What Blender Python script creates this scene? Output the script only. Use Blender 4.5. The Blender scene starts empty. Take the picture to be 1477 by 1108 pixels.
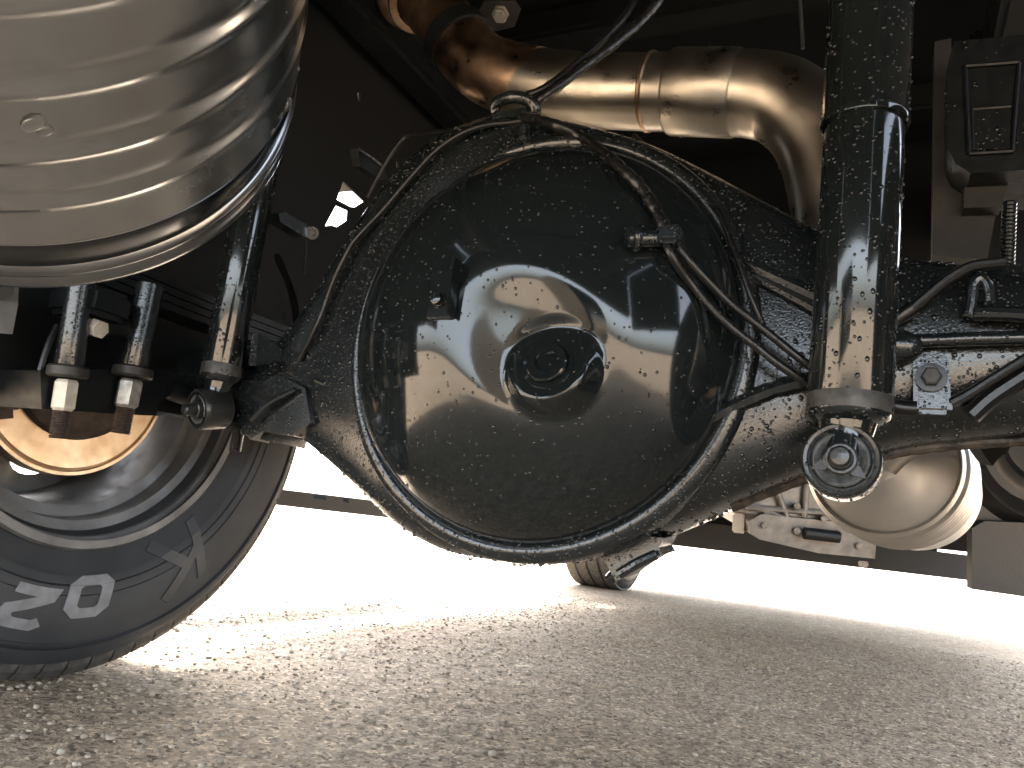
import bpy, bmesh, math, random
import numpy as np
from mathutils import Vector, Matrix

# ------------------------------------------------------------------ camera, sky, sun, exposure
scene = bpy.context.scene
col = scene.collection
R = math.radians
FPX, CX, CY = 1130.0, 738.5, 554.0            # focal length and centre in photo pixels (1477 x 1108)
CAM = Vector((0.31, -0.759, 0.28))
YAW, PITCH, ROLL = R(26), R(10), R(6.5)
fw = Vector((-math.sin(YAW) * math.cos(PITCH), math.cos(YAW) * math.cos(PITCH), math.sin(PITCH)))
r0 = Vector((math.cos(YAW), math.sin(YAW), 0))
u0 = r0.cross(fw)
rt = r0 * math.cos(ROLL) + u0 * math.sin(ROLL)
up = u0 * math.cos(ROLL) - r0 * math.sin(ROLL)
cd = bpy.data.cameras.new('camera')
cam = bpy.data.objects.new('camera', cd); col.objects.link(cam)
cam.matrix_world = Matrix(((rt.x, up.x, -fw.x, CAM.x), (rt.y, up.y, -fw.y, CAM.y), (rt.z, up.z, -fw.z, CAM.z), (0, 0, 0, 1)))
cd.sensor_width = 36; cd.lens = 36 * FPX / 1477; cd.clip_start = 0.01; cd.clip_end = 1000
scene.camera = cam

SUN_EL, SUN_AZ = R(45), R(-17)               # azimuth from +Y (truck front), negative = truck's left
world = bpy.data.worlds.new('World'); scene.world = world; world.use_nodes = True
wn = world.node_tree.nodes; wl = world.node_tree.links; wn.clear()
sky = wn.new('ShaderNodeTexSky'); sky.sky_type = 'NISHITA'; sky.sun_disc = False
sky.sun_elevation = SUN_EL; sky.sun_rotation = SUN_AZ
sky.air_density = 1.0; sky.dust_density = 4.0; sky.ozone_density = 1.0
hs = wn.new('ShaderNodeHueSaturation'); hs.inputs['Saturation'].default_value = 0.5
bg = wn.new('ShaderNodeBackground'); bg.inputs['Strength'].default_value = 0.15
wo = wn.new('ShaderNodeOutputWorld')
wl.new(sky.outputs[0], hs.inputs['Color']); wl.new(hs.outputs[0], bg.inputs['Color']); wl.new(bg.outputs[0], wo.inputs['Surface'])
sl = bpy.data.lights.new('sun', 'SUN'); sl.energy = 3.0; sl.angle = R(8); sl.color = (1, 0.985, 0.96)
sun = bpy.data.objects.new('sun', sl); col.objects.link(sun)
sd = Vector((math.sin(SUN_AZ) * math.cos(SUN_EL), math.cos(SUN_AZ) * math.cos(SUN_EL), math.sin(SUN_EL)))
sun.rotation_euler = sd.to_track_quat('Z', 'Y').to_euler()
vs = scene.view_settings
vs.view_transform = 'Standard'; vs.look = 'None'; vs.gamma = 1.0; vs.use_curve_mapping = False
vs.exposure = 3.55
scene.cycles.max_bounces = 8; scene.cycles.caustics_reflective = False; scene.cycles.caustics_refractive = False
scene.cycles.sample_clamp_indirect = 8
try: scene.cycles.use_denoising = True
except Exception: pass

rng = random.Random(7)
nrng = np.random.default_rng(7)

# ------------------------------------------------------------------ pixel -> point helpers
def ray(px, py): return fw + rt * ((px - CX) / FPX) - up * ((py - CY) / FPX)
def pY(px, py, Y): d = ray(px, py); return CAM + d * ((Y - CAM.y) / d.y)
def pX(px, py, X): d = ray(px, py); return CAM + d * ((X - CAM.x) / d.x)
def pD(px, py, D): return CAM + ray(px, py) * D
def dep(p): return (Vector(p) - CAM).dot(fw)
def pxm(p, n): return n * dep(p) / FPX         # n photo pixels at that point, in metres

# ------------------------------------------------------------------ materials
MATS = {}
def mat(name, base, rough=0.5, metal=0.0, coat=0.0, var=0.0, vscale=40, bump=0.0, bscale=300, drops=0.0, dscale=420,
        rvar=0.0, alt=None, trans=0.0, ior=1.5, stretch=None, spec=0.5, detail=4, crough=0.03):
    if name in MATS: return MATS[name]
    m = bpy.data.materials.new(name); m.use_nodes = True
    nt = m.node_tree; N = nt.nodes; L = nt.links
    b = N['Principled BSDF']
    b.inputs['Base Color'].default_value = (*base, 1); b.inputs['Roughness'].default_value = rough
    b.inputs['Metallic'].default_value = metal; b.inputs['Coat Weight'].default_value = coat
    b.inputs['Coat Roughness'].default_value = crough; b.inputs['IOR'].default_value = ior
    b.inputs['Transmission Weight'].default_value = trans; b.inputs['Specular IOR Level'].default_value = spec
    tc = N.new('ShaderNodeTexCoord'); src = tc.outputs['Object']
    if stretch:
        mp = N.new('ShaderNodeMapping'); mp.inputs['Scale'].default_value = stretch
        L.new(src, mp.inputs['Vector']); src2 = mp.outputs[0]
    else: src2 = src
    def noise(s, d=4, v=None):
        n = N.new('ShaderNodeTexNoise'); n.inputs['Scale'].default_value = s; n.inputs['Detail'].default_value = d
        L.new(v or src2, n.inputs['Vector']); return n
    if var or alt:
        n = noise(vscale, detail)
        mx = N.new('ShaderNodeMix'); mx.data_type = 'RGBA'
        rp = N.new('ShaderNodeValToRGB'); rp.color_ramp.elements[0].position = 0.35; rp.color_ramp.elements[1].position = 0.68
        L.new(n.outputs['Fac'], rp.inputs['Fac']); L.new(rp.outputs[0], mx.inputs[0])
        a = alt or tuple(min(1, c * (1 + var)) for c in base)
        lo = base if alt else tuple(c * (1 - var) for c in base)
        mx.inputs[6].default_value = (*lo, 1); mx.inputs[7].default_value = (*a, 1)
        L.new(mx.outputs[2], b.inputs['Base Color'])
    if rvar:
        n = noise(vscale * 1.7 + 11, 5)
        mr = N.new('ShaderNodeMapRange'); mr.inputs[1].default_value = 0.3; mr.inputs[2].default_value = 0.7
        mr.inputs[3].default_value = max(0.02, rough - rvar); mr.inputs[4].default_value = rough + rvar
        L.new(n.outputs['Fac'], mr.inputs[0]); L.new(mr.outputs[0], b.inputs['Roughness'])
    h = None
    if bump:
        n = noise(bscale, 3); h = n.outputs['Fac']
        bp = N.new('ShaderNodeBump'); bp.inputs['Strength'].default_value = 1.0; bp.inputs['Distance'].default_value = bump
        L.new(h, bp.inputs['Height']); L.new(bp.outputs[0], b.inputs['Normal']); L.new(bp.outputs[0], b.inputs['Coat Normal'])
        last = bp
    else: last = None
    if drops:                                   # fine beads of water, too small to pick apart
        v = N.new('ShaderNodeTexVoronoi'); v.inputs['Scale'].default_value = dscale; L.new(src, v.inputs['Vector'])
        mr = N.new('ShaderNodeMapRange'); mr.interpolation_type = 'SMOOTHSTEP'
        mr.inputs[1].default_value = 0.42; mr.inputs[2].default_value = 0.12; mr.inputs[3].default_value = 0; mr.inputs[4].default_value = 1
        L.new(v.outputs['Distance'], mr.inputs[0])
        sp = N.new('ShaderNodeSeparateColor'); L.new(v.outputs['Color'], sp.inputs[0])
        th = N.new('ShaderNodeMath'); th.operation = 'GREATER_THAN'; th.inputs[1].default_value = 1 - drops
        L.new(sp.outputs[0], th.inputs[0])
        mu = N.new('ShaderNodeMath'); mu.operation = 'MULTIPLY'; L.new(mr.outputs[0], mu.inputs[0]); L.new(th.outputs[0], mu.inputs[1])
        bd = N.new('ShaderNodeBump'); bd.inputs['Strength'].default_value = 1.0; bd.inputs['Distance'].default_value = 0.0006
        L.new(mu.outputs[0], bd.inputs['Height'])
        if last: L.new(last.outputs[0], bd.inputs['Normal'])
        L.new(bd.outputs[0], b.inputs['Normal']); L.new(bd.outputs[0], b.inputs['Coat Normal'])
    MATS[name] = m
    return m

BLACK = (0.010, 0.0135, 0.0145)
M_cover = mat('cover_paint', BLACK, 0.09, coat=0.3, crough=0.05, bump=0.00001, bscale=200, drops=0.05, dscale=300)
M_house = mat('housing_paint', (0.011, 0.0145, 0.016), 0.22, coat=0.7, crough=0.07, bump=0.00022, bscale=520, drops=0.35, dscale=330)
M_shock = mat('shock_paint', BLACK, 0.11, coat=0.5, crough=0.06, bump=0.00003, bscale=90, drops=0.08, dscale=300)
M_hose = mat('hose_rubber', (0.009, 0.009, 0.009), 0.32, coat=0.1, crough=0.15, bump=0.0002, bscale=500)
M_frame = mat('frame_paint', (0.0055, 0.007, 0.008), 0.40, spec=0.35, coat=0.0, crough=0.2, bump=0.0002, bscale=160, rvar=0.1)
M_under = mat('underbody_coating', (0.0030, 0.0040, 0.0048), 0.7, spec=0.25, bump=0.0004, bscale=150)
M_dull = mat('dull_grey_paint', (0.026, 0.025, 0.023), 0.5, var=0.3, vscale=30, bump=0.0002, bscale=200)
M_steel = mat('stainless_steel', (0.46, 0.455, 0.44), 0.22, 1.0, var=0.1, vscale=14, rvar=0.07, stretch=(1, 1, 1), bump=0.0002, bscale=35)
M_rimband = mat('muffler_edge', (0.25, 0.25, 0.25), 0.22, 1.0, var=0.2, vscale=20)
M_bronze = mat('bronzed_steel', (0.34, 0.30, 0.245), 0.34, 1.0, alt=(0.46, 0.42, 0.355), vscale=9, rvar=0.08, bump=0.0002, bscale=60)
M_copper = mat('heat_tinted_steel', (0.19, 0.125, 0.085), 0.36, 1.0, alt=(0.62, 0.42, 0.27), vscale=16, rvar=0.1, bump=0.0004, bscale=90)
M_tyre = mat('tyre_rubber', (0.030, 0.033, 0.037), 0.55, var=0.25, vscale=12, bump=0.0002, bscale=300)
M_tread = mat('dusty_tread', (0.075, 0.068, 0.060), 0.75, var=0.4, vscale=60, bump=0.0005, bscale=200)
M_letter = mat('raised_letter', (0.21, 0.21, 0.22), 0.5, var=0.2, vscale=50)
M_letter2 = mat('raised_black_letter', (0.042, 0.042, 0.044), 0.45)
M_rim = mat('wheel_steel', (0.15, 0.15, 0.15), 0.42, 0.25, var=0.3, vscale=15, rvar=0.1)
M_chrome = mat('bright_wheel_face', (0.75, 0.75, 0.75), 0.15, 1.0)
M_disc = mat('brake_disc_steel', (0.50, 0.36, 0.23), 0.34, 1.0, alt=(0.62, 0.50, 0.37), vscale=30, rvar=0.06)
M_hub = mat('rusty_iron', (0.06, 0.045, 0.038), 0.7, var=0.4, vscale=60, bump=0.0006, bscale=250)
M_nut = mat('plated_nut', (0.42, 0.40, 0.37), 0.42, 0.7, var=0.3, vscale=120, bump=0.0002, bscale=400)
M_ivory = mat('pale_nut', (0.60, 0.56, 0.48), 0.5, 0.2, var=0.15, vscale=90)
M_thread = mat('rusty_thread', (0.10, 0.075, 0.065), 0.55, 0.5, var=0.3, vscale=200)
M_silver = mat('silver_canister', (0.64, 0.61, 0.57), 0.42, 0.85, var=0.12, vscale=12, rvar=0.08)
M_alu = mat('cast_aluminium', (0.30, 0.285, 0.265), 0.5, 0.6, var=0.25, vscale=25, bump=0.0006, bscale=200)
M_plastic = mat('black_plastic', (0.011, 0.012, 0.013), 0.5, bump=0.0003, bscale=250)
M_band = mat('worn_label_band', (0.06, 0.06, 0.06), 0.5, var=0.5, vscale=90, bump=0.0003, bscale=300)
M_bush = mat('bushing_rubber', (0.020, 0.022, 0.022), 0.35, coat=0.5, crough=0.15, bump=0.0003, bscale=300)
M_bushlight = mat('bushing_seat', (0.085, 0.095, 0.098), 0.38, coat=0.4, crough=0.2, var=0.4, vscale=160, bump=0.0004, bscale=400)
M_water = mat('water_bead', (0.008, 0.010, 0.011), 0.02, coat=0.45, crough=0.01)
M_waterc = mat('clear_water_bead', (1, 1, 1), 0.02, trans=1.0, ior=1.33)
M_wire = mat('bare_wire', (0.5, 0.5, 0.5), 0.3, 1.0)
M_concrete = None

# ------------------------------------------------------------------ mesh helpers
class MB:
    def __init__(s): s.v = []; s.f = []
    def add(s, vs, fs):
        o = len(s.v); s.v += [tuple(p) for p in vs]; s.f += [tuple(i + o for i in f) for f in fs]; return s
    def box(s, c, sz, rot=None, bev=0.0):
        c = Vector(c); x, y, z = (k / 2 for k in sz); M = rot or Matrix.Identity(3)
        if bev <= 0:
            vs = [c + M @ Vector((a * x, b * y, d * z)) for a in (-1, 1) for b in (-1, 1) for d in (-1, 1)]
            return s.add(vs, [(0, 1, 3, 2), (4, 6, 7, 5), (0, 4, 5, 1), (2, 3, 7, 6), (0, 2, 6, 4), (1, 5, 7, 3)])
        bm = bmesh.new(); bmesh.ops.create_cube(bm, size=1.0)
        for v in bm.verts: v.co = Vector((v.co.x * sz[0], v.co.y * sz[1], v.co.z * sz[2]))
        bmesh.ops.bevel(bm, geom=bm.edges[:], offset=bev, segments=2, affect='EDGES')
        bm.verts.index_update()
        s.add([c + M @ v.co for v in bm.verts], [[v.index for v in f.verts] for f in bm.faces]); bm.free(); return s
    def prism(s, pts, d):                       # closed outline of Vectors, extruded by vector d
        n = len(pts); d = Vector(d)
        vs = [Vector(p) for p in pts] + [Vector(p) + d for p in pts]
        fs = [tuple(range(n))[::-1], tuple(range(n, 2 * n))] + [(i, (i + 1) % n, n + (i + 1) % n, n + i) for i in range(n)]
        return s.add(vs, fs)
    def lathe(s, prof, o, ax, n=48, cap0=True, cap1=True, squash=None, wob=None):   # prof: (along axis, radius)
        o = Vector(o); a = Vector(ax).normalized()
        h = Vector((0, 0, 1)) if abs(a.z) < 0.9 else Vector((1, 0, 0))
        u = a.cross(h).normalized(); w = a.cross(u)
        vs = []
        for t, r in prof:
            for k in range(n):
                g = 2 * math.pi * k / n
                vs.append(o + a * t + u * (r * math.cos(g)) + w * (r * math.sin(g)))
        fs = []
        for i in range(len(prof) - 1):
            for k in range(n):
                k2 = (k + 1) % n
                fs.append((i * n + k, i * n + k2, (i + 1) * n + k2, (i + 1) * n + k))
        if cap0: fs.append(tuple(range(n))[::-1])
        if cap1: fs.append(tuple(range((len(prof) - 1) * n, len(prof) * n)))
        return s.add(vs, fs)
    def cyl(s, a, b, r, n=24, r2=None):
        a, b = Vector(a), Vector(b); L = (b - a).length
        return s.lathe([(0, r), (L, r if r2 is None else r2)], a, b - a, n)
    def hexn(s, a, b, r): return s.cyl(a, b, r, 6)
    def tube(s, pts, rad, n=10, sub=8, wav=0.0):
        P = spline(pts, sub); m = len(P)
        if not hasattr(rad, '__len__'): rad = [rad] * len(pts)
        rr = [rad[min(len(rad) - 1, i // sub)] + (rad[min(len(rad) - 1, i // sub + 1)] - rad[min(len(rad) - 1, i // sub)]) * ((i % sub) / sub) for i in range(m)]
        if wav: rr = [q * (1 + wav * math.sin(i * 1.9) + wav * math.sin(i * 0.73)) for i, q in enumerate(rr)]
        t = (P[1] - P[0]).normalized()
        u = t.orthogonal().normalized(); vs = []
        for i in range(m):
            t = (P[min(i + 1, m - 1)] - P[max(i - 1, 0)]).normalized()
            u = (u - t * u.dot(t)).normalized(); w = t.cross(u)
            for k in range(n):
                g = 2 * math.pi * k / n
                vs.append(P[i] + (u * math.cos(g) + w * math.sin(g)) * rr[i])
        fs = [(i * n + k, i * n + (k + 1) % n, (i + 1) * n + (k + 1) % n, (i + 1) * n + k) for i in range(m - 1) for k in range(n)]
        fs += [tuple(range(n))[::-1], tuple(range((m - 1) * n, m * n))]
        return s.add(vs, fs)
    def build(s, name, m, parent=None, smooth=35, kind=None):
        o = Vector(parent['_o']) if parent is not None and '_o' in parent else Vector((0, 0, 0))
        me = bpy.data.meshes.new(name)
        me.from_pydata([tuple(Vector(p) - o) for p in s.v], [], s.f)
        bm = bmesh.new(); bm.from_mesh(me); bmesh.ops.recalc_face_normals(bm, faces=bm.faces[:]); bm.to_mesh(me); bm.free()
        me.materials.append(m)
        if smooth:
            me.shade_smooth()
            me.set_sharp_from_angle(angle=R(smooth))
        ob = bpy.data.objects.new(name, me); col.objects.link(ob)
        if parent is not None: ob.parent = parent
        ob['_o'] = tuple(o)
        if kind: ob['kind'] = kind
        return ob

def spline(pts, sub):
    P = [Vector(p) for p in pts]
    if len(P) == 2: return [P[0].lerp(P[1], i / sub) for i in range(sub + 1)]
    out = []
    for i in range(len(P) - 1):
        a = P[i - 1] if i else P[0] * 2 - P[1]; b = P[i]; c = P[i + 1]; d = P[i + 2] if i + 2 < len(P) else P[-1] * 2 - P[-2]
        for k in range(sub):
            t = k / sub
            out.append(0.5 * ((2 * b) + (c - a) * t + (2 * a - 5 * b + 4 * c - d) * t * t + (3 * b - a - 3 * c + d) * t ** 3))
    out.append(P[-1]); return out

def thing(name, label, cat, loc, group=None):
    e = bpy.data.objects.new(name, None); col.objects.link(e); e.location = loc; e.empty_display_size = 0.05
    e['label'] = label; e['category'] = cat; e['_o'] = tuple(loc)
    if group: e['group'] = group
    return e
def part(name, label, loc, parent):
    e = bpy.data.objects.new(name, None); col.objects.link(e); e.empty_display_size = 0.05
    e.parent = parent; e.location = Vector(loc) - Vector(parent['_o']); e['_o'] = tuple(loc); e['label'] = label
    return e
def tag(o, label, cat, group=None):
    o['label'] = label; o['category'] = cat
    if group: o['group'] = group
    return o
def structure(o): o['kind'] = 'structure'; return o

def wpts(ob):
    o = Vector(ob['_o']); n = len(ob.data.vertices)
    a = np.empty(n * 3); ob.data.vertices.foreach_get('co', a)
    return a.reshape(-1, 3) + np.array(o)

def drops(ob, parent, n, rmin, rmax, seed, m=None, face=-0.1, box=None, name='water_beads', power=2.2, sag=0.25, up_bias=None):
    """real beads of water standing on a surface: one joined part"""
    me = ob.data; V = wpts(ob); me.calc_loop_triangles()
    T = np.empty(len(me.loop_triangles) * 3, dtype=np.int32); me.loop_triangles.foreach_get('vertices', T); T = T.reshape(-1, 3)
    A, B, C = V[T[:, 0]], V[T[:, 1]], V[T[:, 2]]
    nn = np.cross(B - A, C - A); ar = np.linalg.norm(nn, axis=1); nn = nn / np.maximum(ar, 1e-12)[:, None]
    cen = (A + B + C) / 3; vd = np.array(CAM) - cen; vd /= np.linalg.norm(vd, axis=1)[:, None]
    w = ar * (np.sum(nn * vd, axis=1) > face)
    if box is not None: w = w * box(cen)
    if w.sum() <= 0: return None
    g = np.random.default_rng(seed)
    idx = g.choice(len(T), size=n, p=w / w.sum())
    a, b = g.random(n), g.random(n); fl = a + b > 1; a[fl] = 1 - a[fl]; b[fl] = 1 - b[fl]
    P = A[idx] + (B - A)[idx] * a[:, None] + (C - A)[idx] * b[:, None]; N = nn[idx]
    rad = rmin + (rmax - rmin) * g.random(n) ** power
    K = 8; rings = [(1.0, -0.05), (0.93, 0.3), (0.62, 0.55)]
    h = np.where(np.abs(N[:, 2:3]) < 0.9, np.array([[0, 0, 1.0]]), np.array([[1.0, 0, 0]]))
    U = np.cross(N, h); U /= np.linalg.norm(U, axis=1)[:, None]; W = np.cross(N, U)   # W points along the fall line
    el = 1 + sag * g.random(n)
    vs = []
    for q, (rr, hh) in enumerate(rings):
        for k in range(K):
            t = 2 * math.pi * k / K
            j = 1 + 0.12 * (g.random(n) - 0.5)
            vs.append(P + U * (rad * rr * math.cos(t) * j)[:, None] + W * (rad * rr * math.sin(t) * el * j)[:, None] + N * (rad * hh)[:, None])
    vs.append(P + N * (rad * 0.64)[:, None])
    VV = np.stack(vs, axis=1); per = K * 3 + 1
    fl = []
    for q in range(2):
        for k in range(K): fl.append((q * K + k, q * K + (k + 1) % K, (q + 1) * K + (k + 1) % K, (q + 1) * K + k))
    F4 = np.array(fl); F3 = np.array([(2 * K + k, 2 * K + (k + 1) % K, 3 * K) for k in range(K)])
    off = (np.arange(n) * per)[:, None, None]
    f4 = (F4[None] + off).reshape(-1, 4); f3 = (F3[None] + off).reshape(-1, 3)
    verts = (VV.reshape(-1, 3) - np.array(ob['_o']))
    d = bpy.data.meshes.new(name)
    d.vertices.add(len(verts)); d.vertices.foreach_set('co', verts.ravel())
    nl = len(f4) * 4 + len(f3) * 3; d.loops.add(nl); d.loops.foreach_set('vertex_index', np.concatenate([f4.ravel(), f3.ravel()]).astype(np.int32))
    d.polygons.add(len(f4) + len(f3))
    st = np.concatenate([np.arange(len(f4)) * 4, len(f4) * 4 + np.arange(len(f3)) * 3]).astype(np.int32)
    d.polygons.foreach_set('loop_start', st)
    d.update(calc_edges=True); d.validate(); d.shade_smooth(); d.materials.append(m or M_water)
    o2 = bpy.data.objects.new(name, d); col.objects.link(o2); o2.parent = parent; o2['kind'] = 'stuff'; o2['_o'] = ob['_o']
    return o2

# ------------------------------------------------------------------ ground: one sheet, fine near the axle
def axis_coords(lo, hi, step, far):
    core = np.arange(lo, hi + step / 2, step); g = [step]
    while sum(g) < far: g.append(g[-1] * 1.35)
    g = np.cumsum(g[1:]); return np.concatenate([lo - g[::-1], core, hi + g])
gx = axis_coords(-1.7, 1.9, 0.0065, 200); gy = axis_coords(-0.25, 2.3, 0.0065, 200)
GX, GY = np.meshgrid(gx, gy)
def vnoise(x, y, s, seed):
    g = np.random.default_rng(seed).random((512, 512)); x = x * s; y = y * s
    xi = np.floor(x).astype(int); yi = np.floor(y).astype(int); fx = x - xi; fy = y - yi
    fx = fx * fx * (3 - 2 * fx); fy = fy * fy * (3 - 2 * fy)
    q = lambda a, b: g[np.mod(a, 512), np.mod(b, 512)]
    return q(xi, yi) * (1 - fx) * (1 - fy) + q(xi + 1, yi) * fx * (1 - fy) + q(xi, yi + 1) * (1 - fx) * fy + q(xi + 1, yi + 1) * fx * fy - 0.5
def gheight(x, y):
    near = np.clip(1.6 - np.maximum(np.abs(x - 0.1) - 1.3, np.abs(y - 1.0) - 0.9), 0, 1)
    return (0.006 * vnoise(x, y, 2.3, 1) + 0.0025 * vnoise(x, y, 9, 2) + 0.0016 * vnoise(x, y, 31, 3) + 0.0026 * vnoise(x, y, 75, 4)
            + 0.0040 * np.abs(vnoise(x, y, 130, 5))) * near
GZ = gheight(GX, GY)
nx, ny = len(gx), len(gy)
gv = np.stack([GX, GY, GZ], -1).reshape(-1, 3)
ii = (np.arange(ny - 1)[:, None] * nx + np.arange(nx - 1)[None]).ravel()
gf = np.stack([ii, ii + 1, ii + nx + 1, ii + nx], 1)
def fastmesh(name, v, f):
    d = bpy.data.meshes.new(name); k = f.shape[1]
    d.vertices.add(len(v)); d.vertices.foreach_set('co', np.ascontiguousarray(v, dtype=np.float64).ravel())
    d.loops.add(f.size); d.loops.foreach_set('vertex_index', f.ravel().astype(np.int32))
    d.polygons.add(len(f)); d.polygons.foreach_set('loop_start', (np.arange(len(f)) * k).astype(np.int32))
    d.update(calc_edges=True); return d
gm = fastmesh('ground', gv, gf); gm.shade_smooth()
M_ground = bpy.data.materials.new('gritty_concrete'); M_ground.use_nodes = True
nt = M_ground.node_tree; N = nt.nodes; L = nt.links; b = N['Principled BSDF']; b.inputs['Roughness'].default_value = 0.85
tc = N.new('ShaderNodeTexCoord')
def gn(s, d=5):
    n = N.new('ShaderNodeTexNoise'); n.inputs['Scale'].default_value = s; n.inputs['Detail'].default_value = d; L.new(tc.outputs['Object'], n.inputs['Vector']); return n
def ramp(src, stops):
    r = N.new('ShaderNodeValToRGB'); e = r.color_ramp.elements
    e[0].position, e[0].color = stops[0][0], (*stops[0][1], 1); e[1].position, e[1].color = stops[-1][0], (*stops[-1][1], 1)
    for p, c in stops[1:-1]:
        q = e.new(p); q.color = (*c, 1)
    L.new(src, r.inputs['Fac']); return r
def mix(fac, a, bb, mode='MIX'):
    m = N.new('ShaderNodeMix'); m.data_type = 'RGBA'; m.blend_type = mode
    if isinstance(fac, float): m.inputs[0].default_value = fac
    else: L.new(fac, m.inputs[0])
    L.new(a, m.inputs[6]); L.new(bb, m.inputs[7]); return m.outputs[2]
big = ramp(gn(1.6).outputs['Fac'], [(0.35, (0.39, 0.305, 0.218)), (0.65, (0.46, 0.385, 0.300))])
vo = N.new('ShaderNodeTexVoronoi'); vo.inputs['Scale'].default_value = 190; L.new(tc.outputs['Object'], vo.inputs['Vector'])
sc = N.new('ShaderNodeSeparateColor'); L.new(vo.outputs['Color'], sc.inputs[0])
grit = ramp(sc.outputs[0], [(0.0, (0.25, 0.23, 0.20)), (0.28, (0.75, 0.71, 0.66)), (0.8, (1.05, 1.0, 0.93)), (1.0, (1.8, 1.75, 1.65))])
med = ramp(gn(24).outputs['Fac'], [(0.3, (0.72, 0.70, 0.67)), (0.7, (1.12, 1.1, 1.06))])
c1 = mix(1.0, big.outputs[0], grit.outputs[0], 'MULTIPLY'); c2 = mix(1.0, c1, med.outputs[0], 'MULTIPLY')
L.new(c2, b.inputs['Base Color'])
bp = N.new('ShaderNodeBump'); bp.inputs['Distance'].default_value = 0.0025; bp.inputs['Strength'].default_value = 1.0
L.new(gn(260, 4).outputs['Fac'], bp.inputs['Height']); L.new(bp.outputs[0], b.inputs['Normal'])
gm.materials.append(M_ground)
ground = bpy.data.objects.new('ground', gm); col.objects.link(ground); structure(ground)

# loose grit and small stones (uncountable)
def grit_mesh(n, rlo, rhi, seed, power):
    g = np.random.default_rng(seed)
    bm = bmesh.new(); bmesh.ops.create_icosphere(bm, subdivisions=1, radius=1.0)
    iv = np.array([v.co[:] for v in bm.verts]); fi = np.array([[v.index for v in f.verts] for f in bm.faces]); bm.free()
    x = g.uniform(-1.6, 1.8, n); y = g.uniform(-0.2, 2.6, n); r = rlo + (rhi - rlo) * g.random(n) ** power
    z = gheight(x, y)
    sh = iv[None] * (1 + 0.5 * (g.random((n, 12, 1)) - 0.5)) * g.uniform(0.6, 1.2, (n, 1, 3))
    a = g.uniform(0, 6.28, n); ca, sa = np.cos(a)[:, None], np.sin(a)[:, None]
    X = sh[..., 0] * ca - sh[..., 1] * sa; Y = sh[..., 0] * sa + sh[..., 1] * ca
    V = np.stack([X * r[:, None] + x[:, None], Y * r[:, None] + y[:, None], sh[..., 2] * 0.7 * r[:, None] + (z + r * 0.25)[:, None]], -1)
    F = fi[None] + (np.arange(n) * 12)[:, None, None]
    return V.reshape(-1, 3), F.reshape(-1, 3)
v, f = grit_mesh(30000, 0.0011, 0.0052, 3, 3.4)
gd = fastmesh('grit', v, f)
M_grit = mat('grit_stone', (0.22, 0.175, 0.125), 0.8, alt=(0.50, 0.42, 0.32), vscale=70, detail=1)
gd.materials.append(M_grit)
grit_o = bpy.data.objects.new('grit', gd); col.objects.link(grit_o); grit_o['kind'] = 'stuff'
tag(grit_o, 'loose grit and tiny stones scattered over the concrete', 'grit')

# ------------------------------------------------------------------ truck body: the dark underside above everything
TB = thing('pickup_truck', 'dark underside and wheels of the raised pickup truck', 'truck', (0, 1.0, 0.0))
MB().box((0, 0.0, 1.32), (1.8, 2.56, 0.03)).build('bed_floor', M_under, TB)
for i, y in enumerate((-0.9, -0.35, 0.12, 0.55, 1.0)):
    MB().box((0, y, 1.275), (1.5, 0.07, 0.06), bev=0.008).build('cross_rib', M_under, TB)
MB().box((0, 2.6, 0.70), (1.72, 2.7, 0.04)).build('cab_floor', M_under, TB)
MB().box((0, 1.25, 1.0), (1.72, 0.03, 0.62)).build('cab_back', M_under, TB)
for s in (-1, 1):
    MB().box((s * 0.93, -0.86, 0.96), (0.04, 0.72, 0.68)).build('side_panel', M_under, TB)
    MB().box((s * 0.93, 1.93, 0.88), (0.04, 1.96, 0.86)).build('side_panel', M_under, TB)
    if s < 0: MB().box((s * 0.74, 0.985, 0.86), (0.40, 0.02, 0.86)).build('sun_block_panel', M_under, TB)  # added panel, stops sun reaching the ground through the left arch
    MB().box((s * 0.725, 0.05, 1.0), (0.40, 1.1, 0.02)).build('sun_block_sheet', M_under, TB)  # added sheet over the tyre, closes the arch to sunlight
    MB().box((s * 0.725, 0.79, 1.13), (0.40, 0.37, 0.02)).build('sun_block_sheet', M_under, TB)  # added sheet ahead of the tyre, shuts out the remaining sun leak
    MB().box((s * 0.93, 0.22, 1.26), (0.04, 1.44, 0.10)).build('arch_panel', M_under, TB)
    MB().box((s * 0.93, 3.95, 0.85), (0.04, 0.5, 0.7)).build('wing_panel', M_under, TB)
    MB().box((s * 0.93, 3.3, 1.1), (0.04, 0.78, 0.25)).build('wing_arch', M_under, TB)
MB().box((0, 4.15, 0.75), (1.8, 0.05, 0.7)).build('front_panel', M_under, TB)
MB().box((0, 3.7, 1.1), (1.8, 0.9, 0.03)).build('engine_cover', M_under, TB)
MB().box((0, -1.22, 0.85), (1.75, 0.12, 0.24), bev=0.03).build('rear_bumper', M_frame, TB)
MB().box((0, -1.25, 1.14), (1.80, 0.05, 0.35)).build('tailgate', M_under, TB)

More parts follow.
